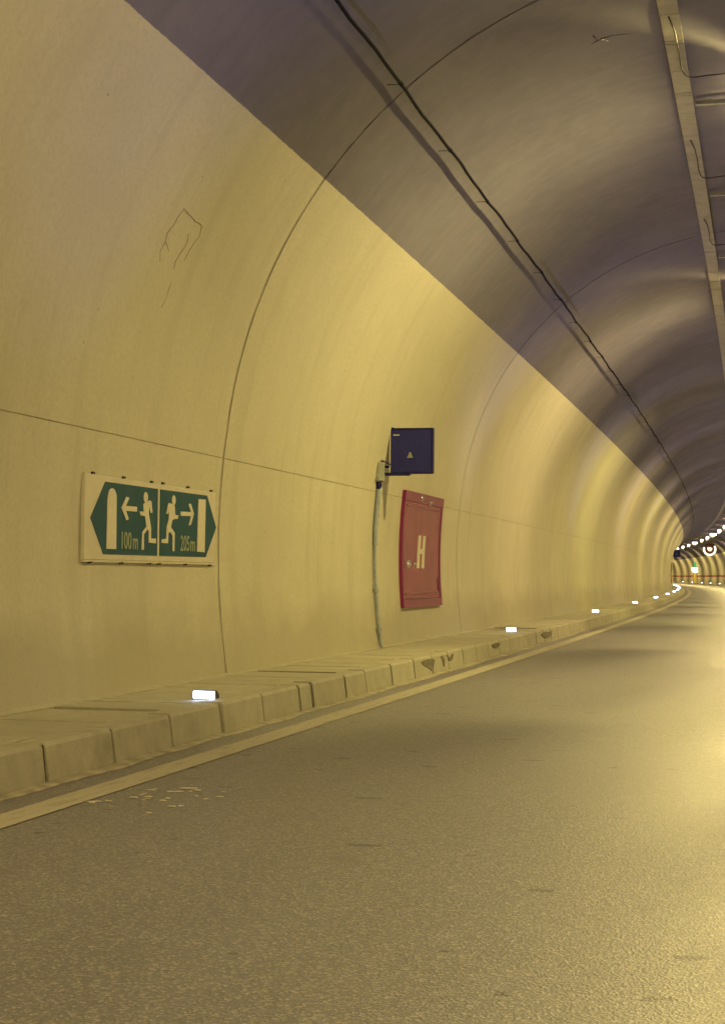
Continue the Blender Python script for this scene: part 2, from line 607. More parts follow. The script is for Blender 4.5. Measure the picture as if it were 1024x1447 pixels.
ksec = kerb_section(-1)
for a, b_ in zip(joints[:-1], joints[1:]):
    local_stone('kerb_stone', a, b_, ksec, random.uniform(0.045, 0.058), MAT_KERB, kerb, dz=random.uniform(-0.004, 0.004), du=random.uniform(-0.005, 0.004))
mb = MB()
for rng in ((-72, joints[0]), (joints[-1], 465)):
    s = rng[0]
    while s < rng[1] - 0.3:
        e = min(s + 1.037, rng[1]); sweep(mb, ksec, s + 0.009, e - 0.009, 2.0); s = e
o = mb.build('kerb_stone', MAT_KERB, kerb); o['kind'] = 'stuff'
# dark scuffs on the kerb face
def smudge(pts, s0, z0, sc_s, sc_z):
    mb = MB()
    P = []
    for (a, b_) in pts:
        s = s0 + a * sc_s; z = z0 + b_ * sc_z
        t = z / (ZK - 0.022)
        P.append((s, UK_B + (UK_T + 0.003 - UK_B) * t, z))
    n = len(P)
    vs = [W(s, u + 0.0075, z) for s, u, z in P] + [W(s, u - 0.004, z) for s, u, z in P]
    fs = [tuple(range(n))] + [(i, (i + 1) % n, n + (i + 1) % n, n + i) for i in range(n)]
    mb.add(vs, fs)
    return mb.build('smudge', MAT_SMUDGE, kerb)
smudge([(0, .9), (.35, 1), (.8, .97), (1.05, .85), (.95, .5), (.85, .25), (.7, .1), (.55, .35), (.3, .5), (.1, .7)], 19.0, 0.03, 0.75, 0.16)
smudge([(0, .95), (.2, 1), (.28, .6), (.22, .05), (.15, .1), (.12, .6)], 20.15, 0.05, 0.9, 0.14)
smudge([(0, 1), (.15, .9), (.24, .5), (.4, .95), (.55, .9), (.4, .3), (.22, .2), (.1, .5)], 20.55, 0.08, 0.9, 0.11)
smudge([(0, .8), (.5, 1), (1, .85), (.8, .4), (.4, .2), (.1, .4)], 24.1, 0.10, 0.8, 0.09)
smudge([(0, .7), (.3, 1), (.8, .8), (1, .9), (.9, .3), (.4, .1), (.15, .4)], 29.6, 0.05, 1.6, 0.13)

mb = MB(); sweep(mb, [(2 * UC - u, z) for u, z in bed_sec], S0, S1)
kerb_r = tag(mb.build('kerb', MAT_BED), 'pale concrete kerb along the right edge of the road', kind='structure')
mb = MB(); s = -70
while s < 465:
    sweep(mb, kerb_section(1), s + 0.009, s + 1.028, 2.0); s += 1.037
o = mb.build('kerb_stone', MAT_KERB, kerb_r); o['kind'] = 'stuff'

# walkway of concrete slabs between kerb and wall
UW0 = wall_u(ZK) + 0.012
mb = MB(); sweep(mb, [(UK_T - 0.168, ZK - 0.10), (UK_T - 0.168, ZK - 0.022), (UW0 - 0.09, ZK - 0.022), (UW0 - 0.09, ZK - 0.10)], S0, S1)
walk = tag(mb.build('walkway', MAT_BED), 'narrow slab walkway between the left kerb and the wall', kind='structure')
sj = [3.6, 4.7, 5.8, 6.85, 7.9, 8.95, 10.0, 10.95, 11.65, 12.7, 13.75, 14.8, 15.75, 16.75, 17.5, 18.35, 19.5]
while sj[-1] < 60:
    sj.append(sj[-1] + 1.02 + random.uniform(-0.12, 0.12))
for a, b_ in zip(sj[:-1], sj[1:]):
    dz = random.uniform(-0.008, 0.004)
    t0, t1 = random.uniform(-.02, .02), random.uniform(-.02, .02)
    mb = MB()
    gp = random.uniform(0.045, 0.075)
    uo, ui = UK_T - 0.172, UW0 + 0.03
    ch = 0.008
    za = ZK + dz
    base = [(a + gp + t0, uo), (b_ + t1, uo), (b_ - t1, ui), (a + gp - t0, ui)]
    cs = sum(p[0] for p in base) / 4; cuu = sum(p[1] for p in base) / 4
    inn = [(p[0] + (ch if p[0] < cs else -ch), p[1] + (ch if p[1] < cuu else -ch)) for p in base]
    tilt = random.uniform(-0.006, 0.006)
    zt = [za + tilt, za - tilt, za - tilt, za + tilt]
    vs = [W(p[0], p[1], ZK - 0.08) for p in base] + [W(p[0], p[1], z - ch * .7) for p, z in zip(base, zt)] + [W(p[0], p[1], z) for p, z in zip(inn, zt)]
    fs = [(8, 9, 10, 11)]
    for l in (0, 4):
        fs += [(l + i, l + (i + 1) % 4, l + 4 + (i + 1) % 4, l + 4 + i) for i in range(4)]
    mb.add(vs, fs)
    mb.build('paving_slab', MAT_KERB, walk)
mb = MB()
for rng in ((-72, sj[0]), (sj[-1], 465)):
    s = rng[0]
    while s < rng[1] - 0.3:
        e = min(s + 1.02, rng[1])
        sweep(mb, [(UK_T - 0.172, ZK - 0.08), (UK_T - 0.172, ZK), (UW0 + 0.03, ZK), (UW0 + 0.03, ZK - 0.08)], s + 0.012, e, 2.0); s = e
o = mb.build('paving_slab', MAT_KERB, walk); o['kind'] = 'stuff'
# mortar fillet where slabs meet the wall
mb = MB()
n = 240; vs = []; fs = []; uv = []
for i in range(n + 1):
    s = 4 + 0.3 * i
    w1 = 0.03 + 0.008 * math.sin(s * 1.7) + random.uniform(-.006, .006)
    h1 = 0.018 + 0.005 * math.sin(s * 2.9 + 2) + random.uniform(-.004, .004)
    for (u, z) in ((UW0 - 0.018, ZK + max(.01, h1)), (UW0 + w1, ZK + 0.002), (UW0 + w1, ZK - 0.03)):
        vs.append(W(s, u, z)); uv.append((s, u))
for i in range(n):
    for j in range(2):
        a = 3 * i + j
        fs.append((a, a + 1, a + 4, a + 3))
mb.add(vs, fs, uv); mb.build('mortar_fillet', MAT_KERB, walk)
mb = MB(); sweep(mb, [(2 * UC - UK_T + 0.168, ZK - 0.1), (2 * UC - UK_T + 0.168, ZK), (2 * UC - UW0 + 0.09, ZK), (2 * UC - UW0 + 0.09, ZK - 0.1)], S0, S1)
tag(mb.build('walkway', MAT_KERB), 'narrow walkway between the right kerb and the wall', kind='structure')

# ------------------------------------------------------------------ structure: lining
Z_CJ = 1.055 + CAM_H          # horizontal construction joint
Z_PT = 3.590 + CAM_H          # upper edge of the pale paint
RING_A, RING_L = 14.988, 12.425


def prof_path(z0, z1, n, side):
    """list of (u, z, nu, nz, arc) along the lining, n points"""
    out = []
    arc = 0; pu = pz = None
    for i in range(n):
        z = z0 + (z1 - z0) * i / (n - 1)
        h = prof(z)
        if z >= ZS:
            nu, nz = -h / RR, -(z - ZC) / RR
        else:
            nu, nz = -(h - _cu) / R1, -(z - ZC - _cz) / R1
        u = UC + side * h
        if pu is not None:
            arc += math.hypot(u - pu, z - pz)
        pu, pz = u, z
        out.append((u, z, side * nu, nz, arc))
    return out


def vault_path(n):
    a0 = math.acos(prof(Z_PT) / RR)
    out = []
    for i in range(n):
        t = math.pi - a0 - (math.pi - 2 * a0) * i / (n - 1)
        out.append((UC + RR * math.cos(t), ZC + RR * math.sin(t), -math.cos(t), -math.sin(t), RR * (math.pi - t)))
    return out


def panel(name, path, s0, s1, mat, parent, uv0, gap, trim0, trim1, nseg=5):
    """one cast panel: smooth face, plus returns into the joints"""
    p = list(path)
    mb = MB()
    m = len(p)
    ss = [s0 + gap / 2 + (s1 - s0 - gap) * i / nseg for i in range(nseg + 1)]
    def pt(i, j, off=0.0):
        u, z, nu, nz, a = p[j]
        return W(ss[i], u - nu * off, z - nz * off)
    vs = [pt(i, j) for i in range(nseg + 1) for j in range(m)]
    uv = [(ss[i], uv0 + p[j][4]) for i in range(nseg + 1) for j in range(m)]
    fs = [(i * m + j, i * m + j + 1, (i + 1) * m + j + 1, (i + 1) * m + j) for i in range(nseg) for j in range(m - 1)]
    mb.add(vs, fs, uv)
    d = 0.009
    for i in (0, nseg):
        v2 = [pt(i, j) for j in range(m)] + [pt(i, j, d) for j in range(m)]
        mb.add(v2, [(j, j + 1, m + j + 1, m + j) for j in range(m - 1)], [(ss[i], uv0 + p[j][4]) for j in range(m)] * 2)
    for j, t in ((0, trim0), (m - 1, trim1)):
        if t:
            v2 = [pt(i, j) for i in range(nseg + 1)] + [pt(i, j, d) for i in range(nseg + 1)]
            k = nseg + 1
            mb.add(v2, [(i, i + 1, k + i + 1, k + i) for i in range(nseg)], [(ss[i], uv0 + p[j][4]) for i in range(k)] * 2)
    return mb.build(name, mat, parent, smooth=True)


# backing behind the joints, also closes the tunnel
for path, mt, lab in ((prof_path(-0.1, Z_PT, 26, -1), MAT_GROOVE, 'pale joint filler behind the left wall panels'), (vault_path(30), MAT_GROOVEV, 'dark joint filler behind the vault panels'), (prof_path(-0.1, Z_PT, 26, 1), MAT_GROOVE, 'pale joint filler behind the right wall panels')):
    mb = MB()
    sweep(mb, [(u - nu * 0.006, z - nz * 0.006) for u, z, nu, nz, a in path], S0, S1, 4.0, closed=False)
    tag(mb.build('tunnel_backing', mt), lab, kind='structure')
wall_l = bpy.data.objects.new('tunnel_wall', None); C.objects.link(wall_l)
tag(wall_l, 'pale painted concrete wall on the left side', kind='structure')
wall_r = bpy.data.objects.new('tunnel_wall', None); C.objects.link(wall_r)
tag(wall_r, 'pale painted concrete wall on the right of the far bend', kind='structure')
ceil = bpy.data.objects.new('tunnel_ceiling', None); C.objects.link(ceil)
tag(ceil, 'dark bare concrete vault above the painted walls', kind='structure')
low_l, low_r = prof_path(-0.1, Z_CJ - 0.004, 12, -1), prof_path(-0.1, Z_CJ - 0.004, 12, 1)
up_l, up_r = prof_path(Z_CJ + 0.003, Z_PT, 18, -1), prof_path(Z_CJ + 0.003, Z_PT, 18, 1)
vlt = vault_path(34)
for k in range(-7, 37):
    a, b_ = RING_A + RING_L * k, RING_A + RING_L * (k + 1)
    if a < S0 + 2 or b_ > S1:
        continue
    gp = 0.06 if k in (-1, 0) else 0.035
    panel('wall_panel', low_l, a, b_, MAT_WALL, wall_l, 0.0, gp, False, True)
    panel('wall_panel', up_l, a, b_, MAT_WALL, wall_l, 2.3, gp, True, False)
    panel('wall_panel', low_r, a, b_, MAT_WALL, wall_r, 20.0, gp, False, True)
    panel('wall_panel', up_r, a, b_, MAT_WALL, wall_r, 22.3, gp, True, False)
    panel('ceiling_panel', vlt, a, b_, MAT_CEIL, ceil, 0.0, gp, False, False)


def on_wall(s, z, off=0.0):
    return W(s, wall_u(z, off), z)


# repaired spot on the upper wall: ragged raised mortar ridges
mb = MB()
def ridge(px, r):
    mb.tube([on_wall(s, z, 0.0) for s, z in px], [q * 0.8 for q in r], 5)
ridge([(12.50, 3.97), (12.62, 3.955), (12.70, 3.95), (12.83, 3.935), (12.93, 3.94), (13.02, 3.925)], [.004, .009, .007, .010, .011, .005])
ridge([(12.52, 3.965), (12.47, 3.90), (12.46, 3.84), (12.40, 3.76), (12.43, 3.70), (12.40, 3.62), (12.47, 3.55)], [.005, .007, .006, .010, .009, .005, .003])
ridge([(12.43, 3.70), (12.50, 3.68), (12.56, 3.65)], [.006, .008, .003])
ridge([(12.99, 3.925), (13.04, 3.86), (12.98, 3.78), (12.95, 3.71), (12.93, 3.64)], [.005, .004, .005, .006, .003])
ridge([(12.80, 3.83), (12.84, 3.78), (12.83, 3.72), (12.79, 3.66), (12.76, 3.60), (12.79, 3.55)], [.004, .009, .008, .007, .007, .003])
ridge([(12.84, 3.47), (12.82, 3.40), (12.83, 3.33), (12.78, 3.25)], [.003, .005, .004, .005])
mb.build('repair_patch', MAT_PATCH, wall_l, smooth=True)
# short scratches on the vault left of the cable tray
mb = MB()
def on_vault(s, u, off=0.0):
    return W(s, u, ZC + math.sqrt((RR - off) ** 2 - (u - UC) ** 2))
mb.tube([on_vault(16.72, -1.75, 0), on_vault(16.68, -1.66, -.002), on_vault(16.70, -1.55, -.002), on_vault(16.78, -1.44, -.002), on_vault(16.88, -1.34, -.001)], [.005, .010, .008, .007, .003], 5)
mb.tube([on_vault(16.50, -1.72, 0), on_vault(16.62, -1.70, -.002), on_vault(16.83, -1.60, 0)], [.007, .010, .005], 5)
mb.build('scratch', MAT_WIRE, ceil, smooth=True)
# painted red stripe on the right wall of the bend
mb = MB()
p = [q for q in prof_path(1.28, 1.56, 4, 1)]
sweep(mb, [(u + nu * 0.006, z + nz * 0.006) for u, z, nu, nz, a in p], S0, S1, 4.0, closed=False)
mb.build('wall_stripe', MAT_STRIPE, wall_r)

# ------------------------------------------------------------------ ceiling lamps
L0, LP = 19.6, 14.3


def make_lamp(lit=True, wide=0.6, skirt=False):
    root = bpy.data.objects.new('tunnel_lamp', None)
    C.objects.link(root)
    mb = MB(); mb.box(-0.20, 0.20, -0.34, 0.34, 0.00, 0.09, 0.02)
    mb.build('housing', MAT_LAMP, root)
    long = skirt == 'half'
    for y, k in ((-0.25, 1.0), (0.5 if long else 0.25, 2.0 if long else 1.0)):  # unseen end plates, outline and notch shaped to cut the light into fans
        q_ = lambda u, z: (u * k, min(0.0, -0.085 + k * (z + 0.085)))
        mb = MB()
        if skirt is True:
            mb.box(-0.2, 0.2, y - 0.005, y + 0.005, -0.128, -0.0005)
        mb.prism([q_(-0.11, 0.0), q_(0.11, 0.0), q_(0.115, -0.09), q_(0.07, -0.105), q_(-0.07, -0.105), q_(-0.115, -0.09)], 'y', y - 0.006, y + 0.006)
        for q in (-1, 1):
            mb.prism([q_(q * 0.0701, -0.105), q_(q * 0.115, -0.0901), q_(q * 0.170, -0.145), q_(q * 0.135, -0.20), q_(q * 0.125, -0.31), q_(q * 0.0701, -0.31)], 'y', y - 0.006, y + 0.006)
        mb.build('visor', MAT_BLACK, root)
    if long:
        mb = MB(); mb.box(-0.05, 0.05, 0.341, 0.52, 0.01, 0.06); mb.build('visor_bracket', MAT_LAMP, root)
    mb = MB(); mb.box(-1.30, 0.0, -0.03, 0.03, 0.092, 0.132); mb.tube([(0, 0, 0.13), (0, 0, 0.22)], 0.02)
    mb.build('arm', MAT_LAMP, root)
    if skirt:
        for q in (-1, 1):  # unseen side plates added to hold light off the crown
            mb = MB()
            x0, x1 = q * 0.205 - 0.004, q * 0.205 + 0.004
            mb.box(x0, x1, -0.34, 0.492 if skirt == 'half' else 0.34, -0.097 if skirt == 'half' else -0.145, 0.0)
            mb.build('skirt', MAT_BLACK, root)
    if lit:
        mb = MB(); mb.box(-wide / 2, wide / 2, -0.40, -0.36, -0.11, 0.11, 0.012)
        mb.build('lens', MAT_LENSW, root)
    return root


def lamp_light(root, power, col, near):
    """amber point light; near lamps stack several to soften the skirt cutoff"""
    for z, share in (((-0.05, .33), (-0.085, .34), (-0.12, .33)) if near else ((-0.085, 1.0),)):
        d = bpy.data.lights.new('bulb_or_fill_light', 'POINT')
        d.energy = LAMP_W * power * share
        d.color = col
        d.shadow_soft_size = 0.022 if near else 0.035
        o = bpy.data.objects.new('bulb_or_fill_light', d)
        C.objects.link(o)
        o.parent = root
        o.location = (0, 0, z)


proto_near = make_lamp(True, 0.32, 'half')
proto_skirt = make_lamp(True, 0.32, True)
proto_wide = make_lamp(True, 0.72, True)
proto_off = make_lamp(False)
far_s = [181.1, 196.3, 213.7, 230.0, 246.1, 266.2, 283.8, 300.4, 319.0]
far_lab = ['white ceiling lamp nearest in the far row, at the right edge of the photo',
           'oval white ceiling lamp second from the right in the far row',
           'wide white ceiling lamp directly above the round lit sign',
           'white ceiling lamp hidden behind the round lit sign',
           'small white ceiling lamp just left of the round lit sign',
           'wide white ceiling lamp fourth from the left in the far row',
           'small white ceiling lamp third from the left in the far row',
           'smallest white ceiling lamp second from the left in the far row',
           'wide white ceiling lamp leftmost in the far row beside the wall']
far_u = [0.28, 0.21, 0.46, 0.40, 0.37, 0.77, 0.74, 0.77, 1.04]
ZL = 6.40
used = {}
def place_lamp(proto, s, u, label, group, col=None):
    if proto not in used:
        o = proto; used[proto] = 1
    else:
        o = copy_tree(proto)
    o.location = W(s, u, ZL); o.rotation_euler = (0, 0, s / R0)
    tag(o, label, 'ceiling lamp', group)
    return o, col
todo = []
k = -3
while True:
    s = L0 + LP * k
    if s > 172: break
    todo.append(place_lamp(proto_near if k < 2 else proto_skirt, s, 0.43, {0: 'amber ceiling lamp at the top right corner, glowing beside the tray', 1: 'amber ceiling lamp second along the tray at the right edge'}.get(k, 'amber ceiling lamp hung from the tunnel crown'), 'amber lamps along the tunnel crown', COL_A if k % 2 else COL_B))
    k += 1
for i, (s, u) in enumerate(zip(far_s, far_u)):
    todo.append(place_lamp(proto_wide if 'wide' in far_lab[i] else proto_skirt, s, 0.43, far_lab[i], 'far row of white ceiling lamps', COL_A if i % 2 else COL_B))
for s in (336, 353, 370, 388, 405):
    todo.append(place_lamp(proto_skirt, s, 0.43, 'amber ceiling lamp beyond the bend', 'amber lamps beyond the bend', COL_A))
off_lab = ['unlit ceiling lamp whose arm reaches right from the tray at the upper right edge', 'unlit ceiling lamp second from the top at the right edge, arm on the tray',
           'unlit ceiling lamp third from the top at the right edge, arm on the tray', 'unlit ceiling lamp farthest along the tray at the right edge']
for k in range(0, 2):
    for j in (1, 2):
        place_lamp(proto_off, L0 + LP * k + j * LP / 3, 0.43, off_lab[2 * k + j - 1], 'unlit lamps along the tunnel crown')
for root, col in todo:
    y = root.location[1]
    lamp_light(root, 0.6 if y < 10 else 1.0, col, 10 < y < 40)

# ------------------------------------------------------------------ cable tray with cables
tray = bpy.data.objects.new('cable_tray', None); C.objects.link(tray)
tray.location = (0, 0, 0)
tag(tray, 'pale galvanised cable tray hung under the tunnel crown', 'cable tray')
TU0, TU1, TZ = -1.085, -0.899, 6.524
def tray_sec():
    return [(TU0, TZ), (TU1, TZ), (TU1, TZ + .012), (TU1 - .004, TZ + .012), (TU1 - .004, TZ + .004), (TU0 + .004, TZ + .004), (TU0 + .004, TZ + .012), (TU0, TZ + .012)]
def tray_piece(s0, s1):
    mb = MB()
    sweep(mb, tray_sec(), s0 + .008, s1 - .008, 2.0)
    s = s0 + 0.12
    while s < s1 - .1:
        a = [W(x, u, z) for x in (s - .012, s + .012) for u in (TU0 - .006, TU1 + .006) for z in (TZ - .004, TZ - .001)]
        mb.add(a, [(0, 1, 3, 2), (4, 6, 7, 5), (0, 4, 5, 1), (2, 3, 7, 6), (0, 2, 6, 4), (1, 5, 7, 3)])
        s += 0.95
    return mb
s = 4.0
while s < 70:
    tray_piece(s, s + 1.9).build('tray_section', MAT_TRAY, tray)
    s += 1.9
mb = tray_piece(s, 200); o = mb.build('tray_section', MAT_TRAY, tray); o['kind'] = 'stuff'
mb = MB()
s = 5.0
while s < 120:
    for u in (TU0 + .02, TU1 - .02):
        zt = ZC + math.sqrt(RR ** 2 - (u - UC) ** 2)
        mb.tube([W(s, u, TZ + .004), W(s, u, zt)], 0.006, 5)
    s += 1.9
mb.build('hanger', MAT_TRAY, tray)

def lamp_wire(s_l, label):
    sD = s_l - 1.1
    pts = []
    for (ds, u, dz) in ((-2.0, -1.0, -.012), (-1.6, -.965, -.022), (-1.0, -.955, -.028), (-.5, -.96, -.030), (-.22, -.95, -.030), (-.06, -.925, -.030), (0, -.89, -.028), (.04, -.83, -.02), (.07, -.72, 0), (.3, -.4, .08), (.7, 0.0, .13), (.95, .3, .12)):
        pts.append(W(sD + ds, u, TZ + dz))
    mb = MB(); mb.tube(pts, 0.007, 6)
    o = mb.build('lamp_cable', MAT_WIRE, None, smooth=True)
    tag(o, label, 'cable', 'lamp feed cables under the tray')
lamp_wire(L0, 'dark feed cable curling off the tray at the top of the photo')
lamp_wire(L0 + LP / 3, 'middle dark feed cable curling off the tray to the right')
lamp_wire(L0 + 2 * LP / 3, 'dark feed cable curling off the tray farthest of the three')

# ------------------------------------------------------------------ suspended cable on the left haunch
ZP = 4.302 + CAM_H
def cable_pt(s, off):
    sag = 0.004 * math.sin(s * 1.9) + 0.003 * math.sin(s * 4.7 + 1)
    zz = ZP + sag
    return W(s, wall_u(zz, off), zz)
cab = bpy.data.objects.new('hung_cable', None); C.objects.link(cab)
tag(cab, 'dark cable strung on small brackets along the left of the vault', 'cable')
mb = MB()
pts = [cable_pt(4 + 0.4 * i, 0.085) for i in range(260)] + [cable_pt(109 + 3 * i, 0.085) for i in range(25)]
mb.tube(pts, 0.016, 7)
mb.build('cable', MAT_CABLE, cab, smooth=True)
for i in range(26):
    s = 5.0 + 2.4 * i
    mb = MB()
    mb.tube([cable_pt(s, -0.005), cable_pt(s, 0.085)], 0.003, 5)
    a = Vector(cable_pt(s - .03, 0.085)); b_ = Vector(cable_pt(s + .03, 0.085))
    mb.tube([a, b_], 0.021, 7)
    mb.build('bracket', MAT_CABLE, cab)

# ------------------------------------------------------------------ emergency exit sign
SX, SZ, SU = 11.905, 1.25, -4.932
sign = thing('exit_sign', SX, SU, SZ, 'green emergency exit sign with two running figures and arrows on the left wall', 'sign')
def yprism(mb, poly, x0, x1):
    return mb.prism(poly, 'x', x0, x1)
mb = MB(); mb.box(-0.020, 0.0, -0.13, 2.90, -0.005, 0.628, 0.004)
mb.build('board', MAT_BOARD, sign)
mb = MB()
mb.box(-0.024, 0.003, -0.142, -0.131, -0.012, 0.636); mb.box(-0.024, 0.003, -0.142, 2.912, -0.022, -0.006)
mb.build('frame', MAT_BOARD, sign)
mb = MB(); yprism(mb, [(-0.026, 0.305), (0.235, 0.038), (1.392, 0.042), (1.392, 0.588), (0.258, 0.586)], 0.0, 0.005)
lp = mb.build('panel', MAT_GREEN, sign)
mb = MB(); yprism(mb, [(1.452, 0.042), (2.630, 0.046), (2.914, 0.315), (2.650, 0.592), (1.452, 0.588)], 0.0, 0.005)
rp = mb.build('panel', MAT_GREEN, sign)
X0, X1 = 0.0052, 0.010
def pic(name, polys, parent, mat=MAT_PICTO):
    mb = MB()
    for q in polys: yprism(mb, q, X0, X1)
    return mb.build(name, mat, parent)
def ell(cy, cz, ry, rz, n=14):
    return [(cy + ry * math.cos(2 * math.pi * i / n), cz + rz * math.sin(2 * math.pi * i / n)) for i in range(n)]
pic('door_symbol', [[(0.281, 0.079), (0.476, 0.08), (0.472, 0.461), (0.468, 0.495), (0.445, 0.522), (0.42, 0.537), (0.387, 0.543), (0.346, 0.537), (0.318, 0.520), (0.303, 0.495), (0.290, 0.459)]], lp)
pic('arrow', [[(0.640, 0.381), (0.907, 0.383), (0.907, 0.422), (0.640, 0.420)], [(0.676, 0.491), (0.738, 0.486), (0.649, 0.402), (0.733, 0.318), (0.680, 0.308), (0.577, 0.402)]], lp)
LM = [(1.049, 0.451), (1.201, 0.487), (1.232, 0.475), (1.257, 0.39), (1.225, 0.385), (1.182, 0.44), (1.175, 0.373), (1.23, 0.262), (1.233, 0.179), (1.346, 0.181), (1.347, 0.141), (1.183, 0.144), (1.18, 0.241), (1.149, 0.25), (1.068, 0.208), (1.073, 0.086), (1.021, 0.082), (1.036, 0.227), (1.127, 0.272), (1.093, 0.354), (0.99, 0.357), (0.969, 0.389), (1.061, 0.389)]
pic('running_figure', [LM, ell(1.103, 0.505, 0.046, 0.044)], lp)
RM = [(1.654, 0.485), (1.715, 0.479), (1.788, 0.465), (1.801, 0.39), (1.883, 0.388), (1.864, 0.358), (1.781, 0.355), (1.731, 0.342), (1.702, 0.284), (1.797, 0.237), (1.792, 0.084), (1.751, 0.084), (1.746, 0.21), (1.683, 0.243), (1.643, 0.236), (1.636, 0.147), (1.481, 0.147), (1.49, 0.178), (1.593, 0.184), (1.6, 0.281), (1.649, 0.351), (1.656, 0.42), (1.616, 0.39), (1.585, 0.391), (1.633, 0.476)]
pic('running_figure', [RM, ell(1.765, 0.512, 0.043, 0.042)], rp)
pic('arrow', [[(1.944, 0.388), (2.24, 0.394), (2.24, 0.431), (1.944, 0.424)], [(2.136, 0.497), (2.198, 0.501), (2.283, 0.417), (2.205, 0.319), (2.154, 0.311), (2.221, 0.415)]], rp)
pic('door_symbol', [[(2.378, 0.090), (2.584, 0.087), (2.596, 0.554), (2.402, 0.551)]], rp)
def lettering(body, y0, y1, z0, z1, parent, mat, x=0.0052, depth=0.004, name='lettering', bold=0.0):
    cu_ = bpy.data.curves.new(name, 'FONT')
    cu_.body = body
    cu_.extrude = 0.5
    cu_.offset = bold
    cu_.resolution_u = 4
    to = bpy.data.objects.new(name, cu_)
    C.objects.link(to)
    dg = bpy.context.evaluated_depsgraph_get()
    me = bpy.data.meshes.new_from_object(to.evaluated_get(dg))
    bpy.data.objects.remove(to)
    xs = [v.co.x for v in me.vertices]; ys = [v.co.y for v in me.vertices]
    bx0, bx1, by0, by1 = min(xs), max(xs), min(ys), max(ys)
    for v in me.vertices:
        a = (v.co.x - bx0) / (bx1 - bx0); b_ = (v.co.y - by0) / (by1 - by0)
        v.co = (x + (v.co.z + 0.5) * depth, y0 + a * (y1 - y0), z0 + b_ * (z1 - z0))
    me.materials.clear(); me.materials.append(mat)
    o = bpy.data.objects.new(name, me)
    C.objects.link(o); o.parent = parent
    return o
# seen from the road the wall's s axis runs left to right
lettering('100', 0.590, 0.800, 0.082, 0.218, lp, MAT_DIMTEXT, bold=0.01)
lettering('m', 0.835, 0.940, 0.084, 0.172, lp, MAT_DIMTEXT, bold=0.01)
lettering('205', 1.945, 2.175, 0.088, 0.222, rp, MAT_DIMTEXT, bold=0.01)
lettering('m', 2.205, 2.325, 0.090, 0.178, rp, MAT_DIMTEXT, bold=0.01)
for y, z in [(0.03, 0.640), (0.651, 0.640), (1.268, 0.640), (1.535, 0.642), (2.162, 0.642), (2.789, 0.642), (0.0, -0.024), (0.623, -0.024), (1.24, -0.024), (1.467, -0.024), (2.124, -0.024), (2.771, -0.024)]:
    mb = MB(); mb.box(-0.018, 0.004, y - 0.024, y + 0.024, z - 0.008, z + 0.008, 0.002)
    mb.build('clip', MAT_WIRE, sign)

# ------------------------------------------------------------------ red hydrant cabinet following the wall curve
def cab_path(z0, z1, off, n=10):
    return [(wall_u(z0 + (z1 - z0) * i / (n - 1), off), z0 + (z1 - z0) * i / (n - 1)) for i in range(n)]
def curved(mb, base, y0, y1, z0, z1, off0, off1, n=10):
    """slab hugging the wall between offsets off0 and off1; local coords about base (u,z)"""
    A, B = cab_path(z0, z1, off0, n), cab_path(z0, z1, off1, n)
    vs = []
    for (u, z) in A: vs += [(u - base[0], y0, z - base[1]), (u - base[0], y1, z - base[1])]
    for (u, z) in B: vs += [(u - base[0], y0, z - base[1]), (u - base[0], y1, z - base[1])]
    m = 2 * n
    fs = []
    for i in range(n - 1):
        a = 2 * i
        fs.append((m + a, m + a + 1, m + a + 3, m + a + 2))
        fs.append((a, m + a, m + a + 2, a + 2)); fs.append((a + 1, a + 3, m + a + 3, m + a + 1))
    fs.append((0, 1, m + 1, m)); fs.append((m - 2, 2 * m - 2, 2 * m - 1, m - 1))
    mb.add(vs, fs)
    return mb
